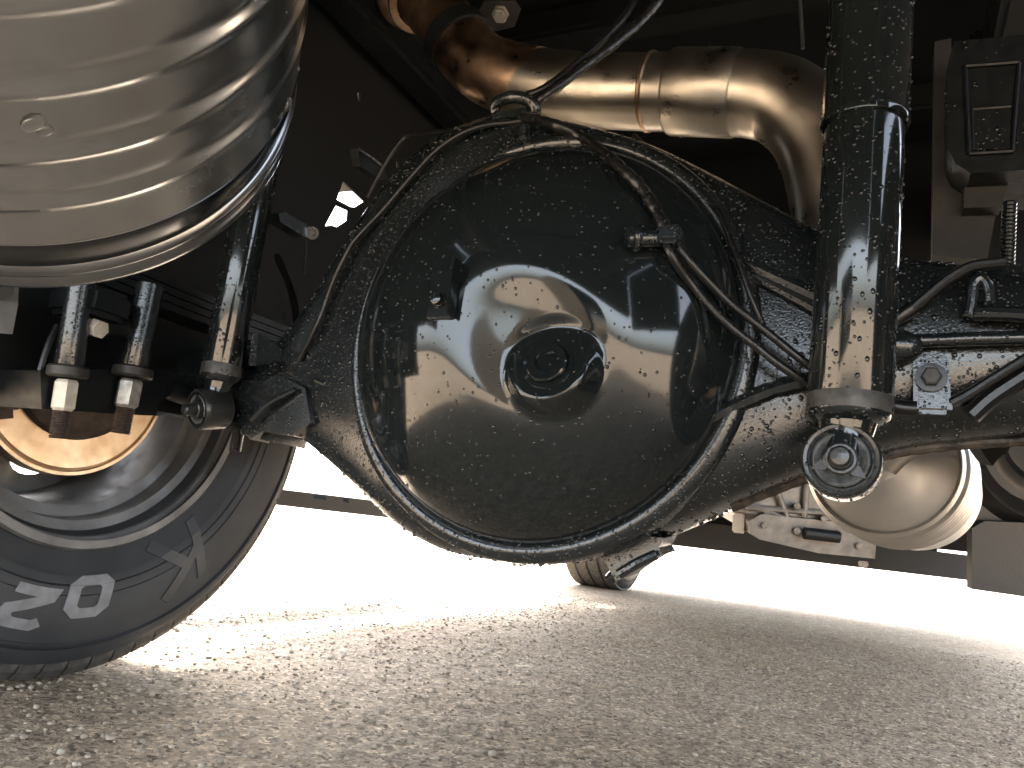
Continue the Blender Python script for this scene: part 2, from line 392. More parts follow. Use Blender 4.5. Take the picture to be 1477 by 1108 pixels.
# inner wheel housing with the daylight holes
XP = -0.52
wh = part('wheel_house', 'dark inner panel with a gap of white daylight', (XP, 0.4, 0.9), TB)
hole1 = [(495, 261), (526, 291), (513, 299), (505, 298), (486, 288)]
hole2 = [(485, 296), (503, 304), (502, 318), (487, 328), (479, 325), (469, 326)]
hole3 = [(515, 134), (520, 134), (520, 146), (517, 146)]
hole4 = [(571, 233), (574, 233), (576, 241), (572, 243)]
bm = bmesh.new()
def ring_edges(pts):
    vs = [bm.verts.new((pX(*p, XP))) for p in pts]
    return [bm.edges.new((vs[i], vs[(i + 1) % len(vs)])) for i in range(len(vs))]
outer = [tuple(pX(-320, 550, XP)), tuple(pX(225, 592, XP)), tuple(pX(300, 606, XP)), tuple(pX(360, 626, XP)), tuple(pX(440, 632, XP)), (XP, 0.75, 0.39), (XP, 1.22, 0.39), (XP, 1.22, 1.30), (XP, pX(-320, 550, XP).y, 1.30)]  # lower edge carried down to darken the background and block sun
ov = [bm.verts.new(p) for p in outer]; es = [bm.edges.new((ov[i], ov[(i + 1) % len(ov)])) for i in range(len(ov))]
for hh in (hole1, hole2, hole3, hole4): es += ring_edges(hh)
bmesh.ops.triangle_fill(bm, edges=es, use_beauty=True)
m = MB(); bm.verts.index_update()
m.add([v.co.copy() for v in bm.verts], [[v.index for v in f.verts] for f in bm.faces]); bm.free()
wp = m.build('panel', M_under, wh, smooth=0)
so = wp.modifiers.new('thick', 'SOLIDIFY'); so.thickness = 0.004; so.offset = 1

# frame rails
for s, lab in ((-1, 'black steel frame rail above the leaf spring'), (1, 'black steel frame rail above the large shock absorber')):
    fr = part('frame_rail', lab, (s * 0.47, 1.2, 0.80), TB)
    MB().box((s * 0.47, 1.3, 1.10), (0.07, 4.9, 0.14), bev=0.01).build('rail', M_frame, fr)
    MB().box((s * 0.43, 0.62, 1.04), (0.03, 0.14, 0.2), bev=0.006).build('hanger', M_frame, fr)

# ------------------------------------------------------------------ rear axle
AX = thing('rear_axle', 'glossy wet black rear axle with large round differential cover', 'axle', pY(771, 815, 0))
bot = [(-250, 590), (60, 596), (250, 600), (360, 618), (440, 632), (480, 652), (540, 706), (600, 764), (660, 798), (760, 815), (850, 804), (940, 783), (1000, 757), (1080, 722), (1165, 688), (1300, 650), (1477, 634), (1900, 600)]
top = [(-250, 470), (60, 492), (250, 505), (360, 500), (430, 500), (492, 432), (548, 342), (602, 266), (668, 210), (752, 184), (850, 200), (950, 228), (1020, 262), (1100, 305), (1180, 350), (1300, 385), (1477, 400), (1900, 430)]
bz = np.array([(pY(*p, 0.0).x, pY(*p, 0.0).z) for p in bot]); tz = np.array([(pY(*p, 0.0).x, pY(*p, 0.0).z) for p in top])
xs = np.linspace(-0.66, 0.66, 150)
def sm(a):
    for _ in range(3): a = np.convolve(np.pad(a, 2, mode='edge'), [0.1, 0.2, 0.4, 0.2, 0.1], mode='valid')
    return a
zb = sm(np.interp(xs, bz[:, 0], bz[:, 1])); zt = sm(np.interp(xs, tz[:, 0], tz[:, 1]))
vsl, fsl = [], []; NS = 56
for i, x in enumerate(xs):
    zc, h = (zb[i] + zt[i]) / 2, (zt[i] - zb[i]) / 2
    d = min(h, 0.062 + 0.12 * max(0, h - 0.06)); e = 2 + 2.2 * min(1, max(0, (h - 0.055) / 0.07))
    for k in range(NS):
        g = 2 * math.pi * k / NS; c, s_ = math.cos(g), math.sin(g)
        vsl.append((x, d * math.copysign(abs(c) ** (2 / e), c), zc + h * math.copysign(abs(s_) ** (2 / e), s_)))
for i in range(len(xs) - 1):
    for k in range(NS): fsl.append((i * NS + k, i * NS + (k + 1) % NS, (i + 1) * NS + (k + 1) % NS, (i + 1) * NS + k))
fsl += [tuple(range(NS))[::-1], tuple(range((len(xs) - 1) * NS, len(xs) * NS))]
housing = MB().add(vsl, fsl).build('housing', M_house, AX, smooth=60)
YC = -0.066                                     # plane of the cover's flange
Cc = pY(771, 489, YC)
RC = ((pY(771, 776, YC) - pY(771, 202, YC)).length) / 2
# flange bead
RB = RC
m = MB(); m.lathe([(-0.03, RB + 0.012), (0.004, RB + 0.012), (0.009, RB + 0.010), (0.0125, RB + 0.004), (0.013, RB), (0.011, RB - 0.005), (0.004, RB - 0.009), (-0.004, RB - 0.012)],
                  (Cc.x, YC, Cc.z), (0, -1, 0), 128, False, False)
flange = m.build('cover_flange', M_house, AX, smooth=60)
# dome as a height field with the pressed dish and the plug boss
RD = RC - 0.004; HD = 0.118
dish = pY(752, 486, YC - 0.11); boss = pY(788, 524, YC - 0.11)
def dome_h(x, z):
    q = np.clip((x * x + z * z) / RD ** 2, 0, 1)
    h = HD * (1 - q) ** 0.62
    d1 = np.hypot((x - (dish.x - Cc.x)) * 0.95 + 0.25 * (z - (dish.z - Cc.z)), z - (dish.z - Cc.z))
    h = h - 0.0125 * np.exp(-(d1 / 0.056) ** 3.0)
    d2 = np.hypot(x - (boss.x - Cc.x), z - (boss.z - Cc.z))
    t = np.clip((0.046 - d2) / 0.016, 0, 1); t = t * t * (3 - 2 * t)
    top_ = HD * 0.90 - 0.28 * (z - (boss.z - Cc.z))
    return h * (1 - t) + (top_ * t)
nr, na = 110, 220
rr = np.linspace(0, 1, nr + 1)[1:] ; rr = RD * np.sin(rr * math.pi / 2) ** 0.9
an = np.arange(na) * 2 * math.pi / na
vx = rr[:, None] * np.cos(an)[None]; vz = rr[:, None] * np.sin(an)[None]
vy = -dome_h(vx, vz)
vv = [(Cc.x, YC - float(dome_h(np.array(0.0), np.array(0.0))), Cc.z)] + [(Cc.x + vx[i, k], YC + vy[i, k], Cc.z + vz[i, k]) for i in range(nr) for k in range(na)]
ff = [(0, 1 + k, 1 + (k + 1) % na) for k in range(na)] + [(1 + i * na + k, 1 + (i + 1) * na + k, 1 + (i + 1) * na + (k + 1) % na, 1 + i * na + (k + 1) % na) for i in range(nr - 1) for k in range(na)]
cover = MB().add(vv, ff).build('differential_cover', M_cover, AX, smooth=0)
cover.data.shade_smooth()
pc = Vector((boss.x, YC - HD * 0.90, boss.z))
pr = pxm(pc, 31)
plug = MB().lathe([(-0.002, pr * 1.25), (0.001, pr * 1.25), (0.0015, pr * 1.06), (0.0008, pr * 1.02), (0.0045, pr), (0.0058, pr * 0.94), (0.006, pr * 0.55), (0.0035, pr * 0.52), (0.0035, 0.0005)], pc, (0, -1, 0.28), 40, False, True).build('fill_plug', M_cover, cover, smooth=30)
def surf(px, py):
    Y = YC - 0.05
    for _ in range(12):
        p = pY(px, py, Y); Y = YC - float(dome_h(np.array(p.x - Cc.x), np.array(p.z - Cc.z)))
    return pY(px, py, Y)
# tab and round knob modelled in place of a dark reflection on the cover
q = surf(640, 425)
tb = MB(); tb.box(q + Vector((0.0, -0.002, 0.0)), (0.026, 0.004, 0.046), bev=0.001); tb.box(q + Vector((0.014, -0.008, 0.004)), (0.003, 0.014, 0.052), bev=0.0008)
tabb = tb.build('reflection_tab', M_cover, AX)
MB().lathe([(0, 0.0075), (0.002, 0.0075), (0.002, 0.0058), (0.006, 0.0052), (0.0065, 0.003)], q + Vector((-0.002, -0.004, -0.006)), (0, -1, 0), 20).build('bolt', M_cover, tabb)  # knob shaped after the round mark in that reflection, no real bolt
# clip stud on the right of the cover
q = surf(935, 350)
cl = MB(); cl.cyl(q + Vector((-0.012, -0.022, -0.004)), q + Vector((0.018, 0.0, 0.003)), 0.0075, 18); cl.lathe([(0, 0.0105), (0.003, 0.0115), (0.006, 0.0105)], q + Vector((-0.004, -0.016, -0.002)), (-0.8, -0.58, -0.2), 20)
cl.box(q + Vector((0.020, -0.006, 0.002)), (0.020, 0.018, 0.016), bev=0.003)
cl.build('hose_clip', M_house, AX)
# clip on the left
q = pY(517, 360, -0.06)
MB().box(q, (0.022, 0.014, 0.016), Matrix.Rotation(R(35), 3, 'Y'), bev=0.003).cyl(q + Vector((0.012, -0.014, -0.008)), q + Vector((0.012, 0.01, -0.008)), 0.006, 12).build('line_clip', M_house, AX)
# top breather loop
MB().tube([pY(x, y, Y_) for x, y, Y_ in ((722, 172, -0.05), (713, 158, -0.055), (720, 146, -0.06), (742, 140, -0.065), (764, 146, -0.06), (772, 158, -0.055), (764, 172, -0.05), (742, 174, -0.05), (722, 172, -0.05))], 0.0068, 12, 6).build('breather_clamp', M_house, AX)
MB().box(pY(741, 172, -0.052), (0.048, 0.024, 0.014), bev=0.003).build('breather_seat', M_house, AX)
MB().box(pY(758, 192, -0.085), (0.012, 0.012, 0.018), bev=0.003).build('breather_tab', M_house, AX)
# lower lug
lug = MB()
lp_ = [(838, 788), (870, 806), (888, 838), (898, 834), (920, 818), (945, 803), (956, 800), (950, 790), (958, 776), (900, 770)]
lug.prism([pY(*p, -0.035) for p in lp_], (0, 0.05, 0.004))
lug.cyl(pY(880, 836, -0.02), pY(915, 800, -0.03), 0.006, 12)
lug.tube([pY(893, 828, -0.045), pY(920, 812, -0.045), pY(946, 800, -0.04)], 0.005, 10, 4)
lug.build('lower_lug', M_house, AX, smooth=30)
# weld rim along the lower right edge of the tube
pts = [pY(x, y, -0.012) for x, y in ((1055, 732), (1110, 710), (1165, 690), (1250, 664), (1300, 652), (1380, 642), (1477, 636), (1560, 630))]
M_weld = mat('scorched_weld', (0.10, 0.08, 0.06), 0.5, 0.3, alt=(0.02, 0.018, 0.016), vscale=90, bump=0.0012, bscale=220)
MB().tube(pts, 0.0045, 10, 10, 0.06).build('weld_bead', M_weld, AX)
# spring seat casting on the left of the tube
sp = MB()
c = pY(392, 590, -0.03)
sp.box(c, (0.10, 0.09, 0.075), Matrix.Rotation(R(8), 3, 'Y'), bev=0.012)
sp.prism([pY(x, y, -0.075) for x, y in ((338, 600), (360, 560), (400, 540), (440, 560), (448, 610), (420, 628), (380, 622), (360, 634))], (0, 0.03, 0))
sp.tube([pY(362, 606, -0.085), pY(388, 582, -0.085), pY(426, 562, -0.08)], 0.0035, 8, 4)
spo = sp.build('spring_seat', M_house, AX, smooth=30)
drops(spo, AX, 160, 0.0006, 0.0022, 5)
MB().lathe([(i * 0.0012, 0.0075 if i % 2 else 0.0062) for i in range(26)], pY(345, 615, -0.06), (0, 0, -1), 16).build('seat_bolt', M_house, AX)
# right side: pipes, clamp and hook carried on the tube face
YF = -0.078
def ppts(l, Y): return [pY(x, y, Y) for x, y in l]
MB().tube(ppts([(1286, 492), (1320, 492), (1400, 489), (1500, 487), (1600, 486)], YF), 0.0055, 12).lathe([(-0.012, 0.008), (-0.008, 0.0125), (0.004, 0.013), (0.012, 0.009), (0.016, 0.006)], pY(1298, 500, YF), (1, 0, 0), 20).build('rigid_pipe', M_house, AX)
MB().tube(ppts([(1270, 583), (1300, 588), (1322, 590)], YF), 0.0062, 12).build('pipe_sleeve', M_hose, AX)
MB().tube(ppts([(1372, 582), (1395, 570), (1430, 548), (1500, 505)], YF), 0.0042, 10).build('lower_pipe', M_hose, AX)
MB().tube(ppts([(1400, 600), (1432, 572), (1500, 528)], YF + 0.01), 0.0075, 10).build('lower_hose', M_hose, AX)
MB().tube(ppts([(1270, 482), (1300, 458), (1340, 425), (1366, 404), (1400, 385), (1450, 378)], YF), 0.0045, 10).lathe([(-0.008, 0.0058), (0.006, 0.0062)], pY(1305, 452, YF), (0.8, 0, 0.6), 14).build('upper_pipe', M_hose, AX)
clampb = MB()
clampb.prism(ppts([(1317, 592), (1317, 524), (1330, 512), (1347, 508), (1362, 513), (1369, 526), (1371, 592)], YF + 0.008), (0, -0.005, 0))
clampb.box(pY(1345, 583, YF + 0.002), (0.027, 0.014, 0.017), bev=0.004)
clamp_o = clampb.build('line_clamp', M_house, AX)
q = pY(1343, 545, YF + 0.002)
MB().lathe([(0, 0.0115), (0.0025, 0.0115), (0.0026, 0.0085)], q, (0, -1, 0), 28).build('washer', M_hose, clamp_o)
MB().lathe([(0, 0.0075), (0.006, 0.0075), (0.007, 0.006), (0.0072, 0.003)], q + Vector((0, -0.002, 0)), (0, -1, 0), 6).build('bolt', M_band, clamp_o, smooth=20)
MB().tube(ppts([(1398, 455), (1402, 430), (1404, 412), (1414, 402), (1424, 412), (1428, 436)], YF), 0.0042, 10).tube(ppts([(1404, 452), (1440, 452), (1500, 455)], YF), 0.006, 10).build('cable_hook', M_house, AX)
# cast ribs
MB().tube(ppts([(1062, 372), (1110, 396), (1180, 428)], YC - 0.012), 0.0065, 8).tube(ppts([(1074, 394), (1120, 416), (1180, 448)], YC - 0.008), 0.005, 8).build('upper_rib', M_house, AX)
MB().tube(ppts([(1022, 604), (1070, 580), (1120, 560), (1180, 545)], YC - 0.008), 0.0075, 8, 8, 0.08).build('lower_rib', M_house, AX)
MB().tube(ppts([(455, 548), (480, 560), (498, 578), (512, 615), (530, 650)], YC - 0.004), 0.003, 8).build('left_rib', M_house, AX)
# sensor stud at left edge of the cover
q = pY(545, 315, -0.05)
MB().prism([pY(x, y, -0.066) for x, y in ((520, 352), (534, 318), (576, 296), (560, 322), (540, 350))], (0, 0.02, 0)).build('vent_lug', M_house, AX)

# ------------------------------------------------------------------ water on the axle
drops(cover, AX, 1000, 0.0004, 0.0017, 1)
drops(housing, AX, 5200, 0.0005, 0.0024, 2, face=0.0, box=lambda c: ((c[:, 0] > -0.42) & (c[:, 0] < 0.62)).astype(float))
drops(flange, AX, 1200, 0.0005, 0.0016, 3)
hb = MB()
for k in range(46):
    x = rng.uniform(-0.20, 0.10); i = int(np.argmin(np.abs(xs - x))); r_ = rng.uniform(0.0014, 0.0034)
    hb.lathe([(-r_ * 0.8, r_ * 0.9), (0, r_), (r_ * 0.7, r_ * 0.8), (r_ * 1.2, r_ * 0.3)], (x, rng.uniform(-0.03, 0.01), zb[i] - 0.0004), (0, 0, -1), 8)
hb.build('hanging_drops', M_waterc, AX, smooth=80, kind='stuff')

# ------------------------------------------------------------------ shock absorbers
def shock(base_px, top_px, Y0, Y1, rpx, label, eye_axis, eye_px, eye_rpx, seam):
    b_, t_ = pY(*base_px, Y0), pY(*top_px, Y1); ax = (t_ - b_).normalized(); Ln = (t_ - b_).length
    r = pxm(b_, rpx); S = thing('shock_absorber', label, 'shock absorber', b_, 'rear shock absorbers')
    s0 = Ln * seam
    body = MB().lathe([(-0.004, r * 0.72), (0.0, r * 0.93), (0.004, r), (s0 + 0.01, r)], b_, ax, 64).build('lower_tube', M_shock, S, smooth=40)
    dust = MB().lathe([(s0 - 0.002, r * 1.02), (s0 - 0.003, r * 1.09), (s0, r * 1.12), (s0 + 0.004, r * 1.11), (s0 + 0.007, r * 1.09), (Ln, r * 1.09)], b_, ax, 64, False).build('dust_tube', M_shock, S, smooth=40)
    MB().lathe([(0.004, r * 1.004), (0.005, r * 1.012), (0.016, r * 1.012), (0.017, r * 1.004)], b_, ax, 64, False, False).build('label_band', M_band, S)
    e = pY(*eye_px, Y0 - 0.004); er = pxm(e, eye_rpx); ea = Vector(eye_axis).normalized()
    MB().tube([b_ + ax * 0.004, b_.lerp(e, 0.4), e], [r * 0.75, r * 0.62, er * 0.7], 20, 5).build('eye_neck', M_shock, S)
    eye = MB().lathe([(-0.018, er * 0.9), (-0.014, er), (0.010, er), (0.015, er * 0.98), (0.017, er * 0.92), (0.0165, er * 0.84), (0.013, er * 0.82), (0.0135, er * 0.76), (0.0165, er * 0.73)], e, ea, 56, True, False).build('eye', M_bush, S, smooth=40)
    bs = MB().lathe([(0.011, er * 0.83), (0.0155, er * 0.72), (0.0165, er * 0.66), (0.0145, er * 0.5), (0.0125, er * 0.45), (0.0125, 0.001)], e, ea, 56, False, False).build('bushing', M_bushlight, eye, smooth=40)
    # worn dark wedges over the bushing
    wd = MB(); h = Vector((0, 0, 1)); u = ea.cross(h).normalized(); w = ea.cross(u)
    for a0 in (0.4, 2.5, 4.55):
        pts = [e + ea * 0.0145 + (u * math.cos(a) + w * math.sin(a)) * (er * k) for a, k in ((a0 - 0.25, 0.3), (a0 - 0.3, 0.5), (a0, 0.78), (a0 + 0.3, 0.5), (a0 + 0.25, 0.3))]
        wd.prism(pts, ea * 0.0028)
    wd.build('bushing_lobe', M_hose, eye)
    MB().lathe([(0.010, er * 0.44), (0.0185, er * 0.43), (0.0195, er * 0.38), (0.0195, er * 0.32), (0.019, er * 0.30), (0.030, er * 0.28), (0.032, er * 0.22), (0.0325, er * 0.1)], e, ea, 32, False, True).build('mounting_bolt', M_bush, eye, smooth=30)
    return S, body, dust, eye
S1, b1, d1, e1 = shock((1224, 604), (1268, -220), -0.115, -0.10, 58, 'large wet black shock absorber standing right of the differential cover', (0.0, -1.0, 0.03), (1214, 667), 54, 0.475)
drops(b1, S1, 480, 0.0005, 0.0019, 11, sag=0.5); drops(d1, S1, 260, 0.0006, 0.0019, 12); drops(e1, S1, 120, 0.0005, 0.0014, 13)
S2, b2, d2, e2 = shock((317, 548), (392, 150), -0.10, -0.09, 28, 'black shock absorber beside the rear wheel, partly behind the muffler', tuple(-fw * 0.78 - rt * 0.62), (303, 590), 30, 0.8)
drops(b2, S2, 350, 0.0006, 0.0018, 14)

# ------------------------------------------------------------------ muffler
def cam_dir(x, yup, z): return (rt * x + up * yup + fw * z)
mo = CAM + cam_dir(-0.192, 0.132, 0.318); ma = cam_dir(0.3265, 0.296, -0.898).normalized()
MU = thing('muffler', 'big ribbed stainless steel muffler canister hanging beside the shock absorber', 'muffler', mo)
r = 0.10
prof = [(0.010, r * 0.97)]
ribs = [0.0588, 0.0851, 0.1138, 0.1430, 0.172, 0.201]
t = 0.014
def ribh(t): return r + sum(0.0008 * math.exp(-((t - k) / 0.0026) ** 2) - 0.0004 * math.exp(-((t - k - 0.006) / 0.003) ** 2) for k in ribs)
prof = [(0.031 + i * 0.0007, ribh(0.031 + i * 0.0007)) for i in range(318)]
mb_ = MB().lathe(prof, mo, ma, 160, True, True).build('canister', M_steel, MU, smooth=50)
MB().lathe([(-0.004, r * 0.90), (-0.004, r * 0.985), (-0.002, r * 1.0), (0.001, r * 1.004), (0.0035, r * 0.998), (0.005, r * 0.985), (0.007, r * 0.998), (0.010, r * 1.006), (0.012, r * 1.0), (0.013, r * 0.98)], mo, ma, 160, True, False).build('end_rim', M_rimband, MU, smooth=50)
MB().lathe([(0.011, r * 0.98), (0.014, r * 0.984), (0.020, r * 0.992), (0.027, r * 1.002), (0.031, r * 1.004), (0.033, r * 1.002), (0.0335, r * 0.99)], mo, ma, 160, False, False).build('end_seam', mat('dark_seam', (0.06, 0.062, 0.066), 0.18, 1.0), MU, smooth=50)
drops(mb_, MU, 60, 0.001, 0.003, 21, m=M_waterc, sag=0.8)

# ------------------------------------------------------------------ exhaust pipe
YE = 0.14
EP = thing('exhaust_pipe', 'bronze tinted exhaust pipe bending above the differential', 'exhaust pipe', pY(900, 132, YE))
c = pY(900, 130, YE); re = pxm(c, 53)
p1 = MB().tube([pY(x, y, YE) for x, y in ((755, 118), (800, 126), (860, 131), (920, 133), (985, 134))], re, 40, 8).build('straight_pipe', M_bronze, EP)
c2 = pY(1000, 130, YE)
a_ = pY(970, 133, YE); b__ = pY(1062, 135, YE)
p2 = MB().lathe([(-0.002, re), (0, re * 1.08), (0.004, re * 1.11), ((b__ - a_).length, re * 1.10), ((b__ - a_).length + 0.003, re * 1.06)], a_, b__ - a_, 56, False, False).build('slip_joint', M_bronze, EP)
p3 = MB().tube([pY(1055, 135, YE), pY(1090, 137, YE), pY(1130, 148, YE), pY(1168, 180, YE), pY(1196, 235, YE), pY(1210, 310, YE), pY(1214, 380, YE)], re * 1.06, 40, 8).build('bent_pipe', M_bronze, EP)
p4 = MB().tube([pY(545, -70, YE + 0.02), pY(600, -20, YE + 0.01), pY(650, 45, YE), pY(690, 92, YE), pY(730, 112, YE), pY(775, 121, YE)], [re * 0.98, re * 0.98, re * 0.95, re, re * 1.02, re], 40, 8).build('elbow', M_copper, EP)
f0, f1 = pY(598, -20, YE + 0.01), pY(640, 34, YE)
MB().lathe([(-0.03, re * 1.35), (0.0, re * 1.38), (0.012, re * 1.4), (0.018, re * 1.32), (0.022, re * 1.12), (0.028, re * 1.1), (0.034, re * 1.22), (0.040, re * 1.2), (0.044, re * 0.98)], f0, f1 - f0, 48, True, False).build('flange', M_copper, EP)
f0, f1 = pY(655, 52, YE), pY(684, 88, YE)
MB().lathe([(0, re * 0.98), (0.001, re * 1.06), (0.028, re * 1.07), (0.029, re * 0.98)], f0, f1 - f0, 48, False, False).build('band_clamp', M_under, EP)
MB().lathe([(0, re), (0.002, re * 1.05), (0.005, re * 1.05), (0.007, re)], pY(935, 133, YE), pY(985, 134, YE) - pY(935, 133, YE), 48, False, False).build('joint_ring', M_copper, EP)
drops(p1, EP, 36, 0.001, 0.0026, 31, m=M_waterc); drops(p2, EP, 22, 0.001, 0.0026, 32, m=M_waterc); drops(p3, EP, 24, 0.001, 0.0024, 33, m=M_waterc)

# bolted plates under the bed
def plate(px, py, w, h, ang, label):
    c = pY(px, py, 0.30); B = thing('bolted_plate', label, 'bracket', c, 'bolted plates under the bed')
    n = (CAM - c).normalized() * 0.5 + Vector((0, -0.3, -0.8)); n.normalize()
    u = Vector((1, 0, 0)); u = (u - n * u.dot(n)).normalized(); v = n.cross(u)
    u2 = u * math.cos(ang) + v * math.sin(ang); v2 = n.cross(u2)
    k = pxm(c, 1)
    MB().prism([c + u2 * (a * w * k) + v2 * (b * h * k) for a, b in ((-1, -0.8), (0.4, -1), (1, -0.2), (0.9, 0.4), (-0.5, 1), (-1.05, 0.5))], -n * 0.005).build('plate', M_dull, B)
    bo = MB().lathe([(0, 13 * k), (0.003, 13 * k), (0.0031, 10.5 * k), (0.012, 10.5 * k), (0.013, 8.5 * k), (0.0132, 4 * k)], c, n, 6).build('bolt', M_nut, B, smooth=20)
    MB().cyl(c - n * 0.004, c - n * 0.72, 0.012).build('standoff', M_under, B) if False else None
    return B
plate(572, 52, 33, 22, 0.15, 'grey plate with plated bolt beside the copper exhaust flange')
plate(722, 20, 30, 24, 0.1, 'grey plate with plated bolt above the exhaust elbow')

# ------------------------------------------------------------------ hoses and lines
def hose(name, label, pts, r, n=10, m=None, wav=0.0, bead=0):
    P = [pY(x, y, Y) if Y < 9 else surf(x, y) + Vector((0, -(Y - 10), 0)) for x, y, Y in pts]   # Y above 9: stand-off from the cover
    o = MB().tube(P, r, n, 10, wav).build(name, m or M_hose, None, smooth=50)
    tag(o, label, 'hose' if 'hose' in name else 'cable')
    if bead: drops(o, o, bead, 0.0004, 0.0011, int(r * 1e6) + bead, face=0.0)
    return o
hose('brake_hose', 'thick black hose rising from the breather clamp across the exhaust pipe', [(765, 152, -0.05), (800, 128, -0.04), (842, 96, -0.02), (885, 64, 0.0), (925, 30, 0.02), (955, -8, 0.03), (975, -60, 0.04)], 0.0058, 12, wav=0.05, bead=50)
hose('breather_hose', 'slimmer black hose twinned above the thick hose over the exhaust', [(750, 142, -0.045), (790, 124, -0.035), (835, 88, -0.015), (872, 55, 0.005), (905, 18, 0.02), (922, -20, 0.03), (940, -60, 0.04)], 0.0042, 10, wav=0.05)
hose('brake_line_bundle', 'sleeved line bundle curving from breather clamp to cover clip', [(752, 168, -0.06), (800, 180, -0.085), (850, 210, 10.012), (895, 245, 10.012), (932, 282, 10.012), (954, 318, 10.012), (972, 356, 10.014)], 0.0054, 10, wav=0.07, bead=160)
hose('brake_line', 'lower black brake line sagging from cover clip to the large shock', [(966, 352, 10.014), (975, 378, 10.016), (1002, 416, -0.125), (1052, 469, -0.118), (1095, 503, -0.11), (1131, 531, -0.105), (1190, 570, -0.09)], 0.0036, 10, bead=60)
hose('brake_line', 'upper black brake line running from cover clip to the large shock', [(976, 350, 10.014), (1001, 387, 10.016), (1042, 427, -0.115), (1081, 459, -0.11), (1120, 490, -0.105), (1157, 520, -0.10), (1200, 552, -0.09)], 0.0036, 10, bead=60)
hose('thin_brake_pipe', 'thin rigid pipe kinked along the right edge of the cover', [(915, 196, -0.03), (930, 210, -0.04), (981, 256, -0.06), (1021, 293, -0.075), (1037, 307, -0.08), (1047, 331, -0.085), (1067, 382, -0.09), (1084, 430, -0.09), (1101, 471, -0.085)], 0.0027, 10, bead=60)
hose('wiring_cable', 'black cable following the left shoulder of the cover', [(760, 172, -0.06), (735, 177, -0.07), (700, 181, -0.08), (664, 194, -0.085), (628, 219, -0.085), (592, 257, -0.085), (552, 304, -0.085), (520, 338, -0.085), (505, 357, -0.085), (490, 386, -0.085), (472, 430, -0.08), (457, 470, -0.08), (432, 520, -0.07)], 0.0030, 10, bead=60)
hose('thin_cable', 'thin cable with a square bend left of the breather clamp', [(750, 170, -0.05), (700, 184, -0.03), (640, 189, -0.01), (590, 195, 0.0), (580, 202, 0.0), (562, 226, 0.0), (545, 255, 0.0), (530, 285, 0.0)], 0.0022, 8)
hose('handbrake_wire', 'bright thin wire slanting between muffler and small shock', [(176, 414, 0.02), (230, 462, 0.0), (292, 522, -0.02)], 0.0016, 8, m=M_wire)

# small brackets and links behind the left of the cover
CB = thing('cable_bracket', 'short slanted steel bracket beside the gap of daylight', 'bracket', pX(430, 330, -0.40))
cbo = MB().prism([pX(x, y, -0.40) for x, y in ((402, 308), (412, 306), (446, 326), (456, 338), (440, 342), (404, 320))], (-0.02, 0, 0)).build('arm', M_house, CB, smooth=0)
MB().cyl(pX(450, 336, -0.395), pX(450, 336, -0.42), 0.009, 12).build('pin', M_house, CB)
MB().tube([pX(442, 342, -0.40), pX(441, 368, -0.40), pX(438, 398, -0.40)], 0.0018, 8, 4).build('stay_wire', M_house, CB)
HB = thing('hose_bracket', 'folded dark bracket below the square bend of thin cable', 'bracket', pX(532, 275, -0.30))
MB().prism([pX(x, y, -0.30) for x, y in ((516, 214), (528, 220), (552, 240), (560, 258), (548, 258), (520, 240))], (-0.012, 0, 0)).build('plate', M_frame, HB, smooth=0)
MB().tube([pX(517, 215, -0.297), pX(534, 226, -0.297), pX(552, 240, -0.297)], 0.0022, 8, 4).build('folded_edge', M_house, HB)
GU = thing('gusset_plate', 'small wet triangular gusset between small shock and cover', 'bracket', pX(392, 525, -0.33))
guo = MB().prism([pX(x, y, -0.33) for x, y in ((373, 480), (412, 508), (408, 520), (368, 528))], (-0.01, 0, 0)).build('plate', M_house, GU, smooth=0)
drops(guo, GU, 60, 0.0006, 0.0018, 51)
hose('handbrake_hose', 'dark hose looping below the gusset beside small shock', [(360, 540, -0.02), (385, 530, -0.03), (405, 518, -0.03), (420, 500, -0.02), (428, 470, 0.0), (420, 420, 0.02), (400, 370, 0.05)], 0.005, 10)
hose('vent_hose', 'dark hose hanging behind the small shock absorber', [(250, 420, 0.05), (262, 455, 0.05), (258, 490, 0.05), (270, 530, 0.04)], 0.011, 12, m=M_frame)

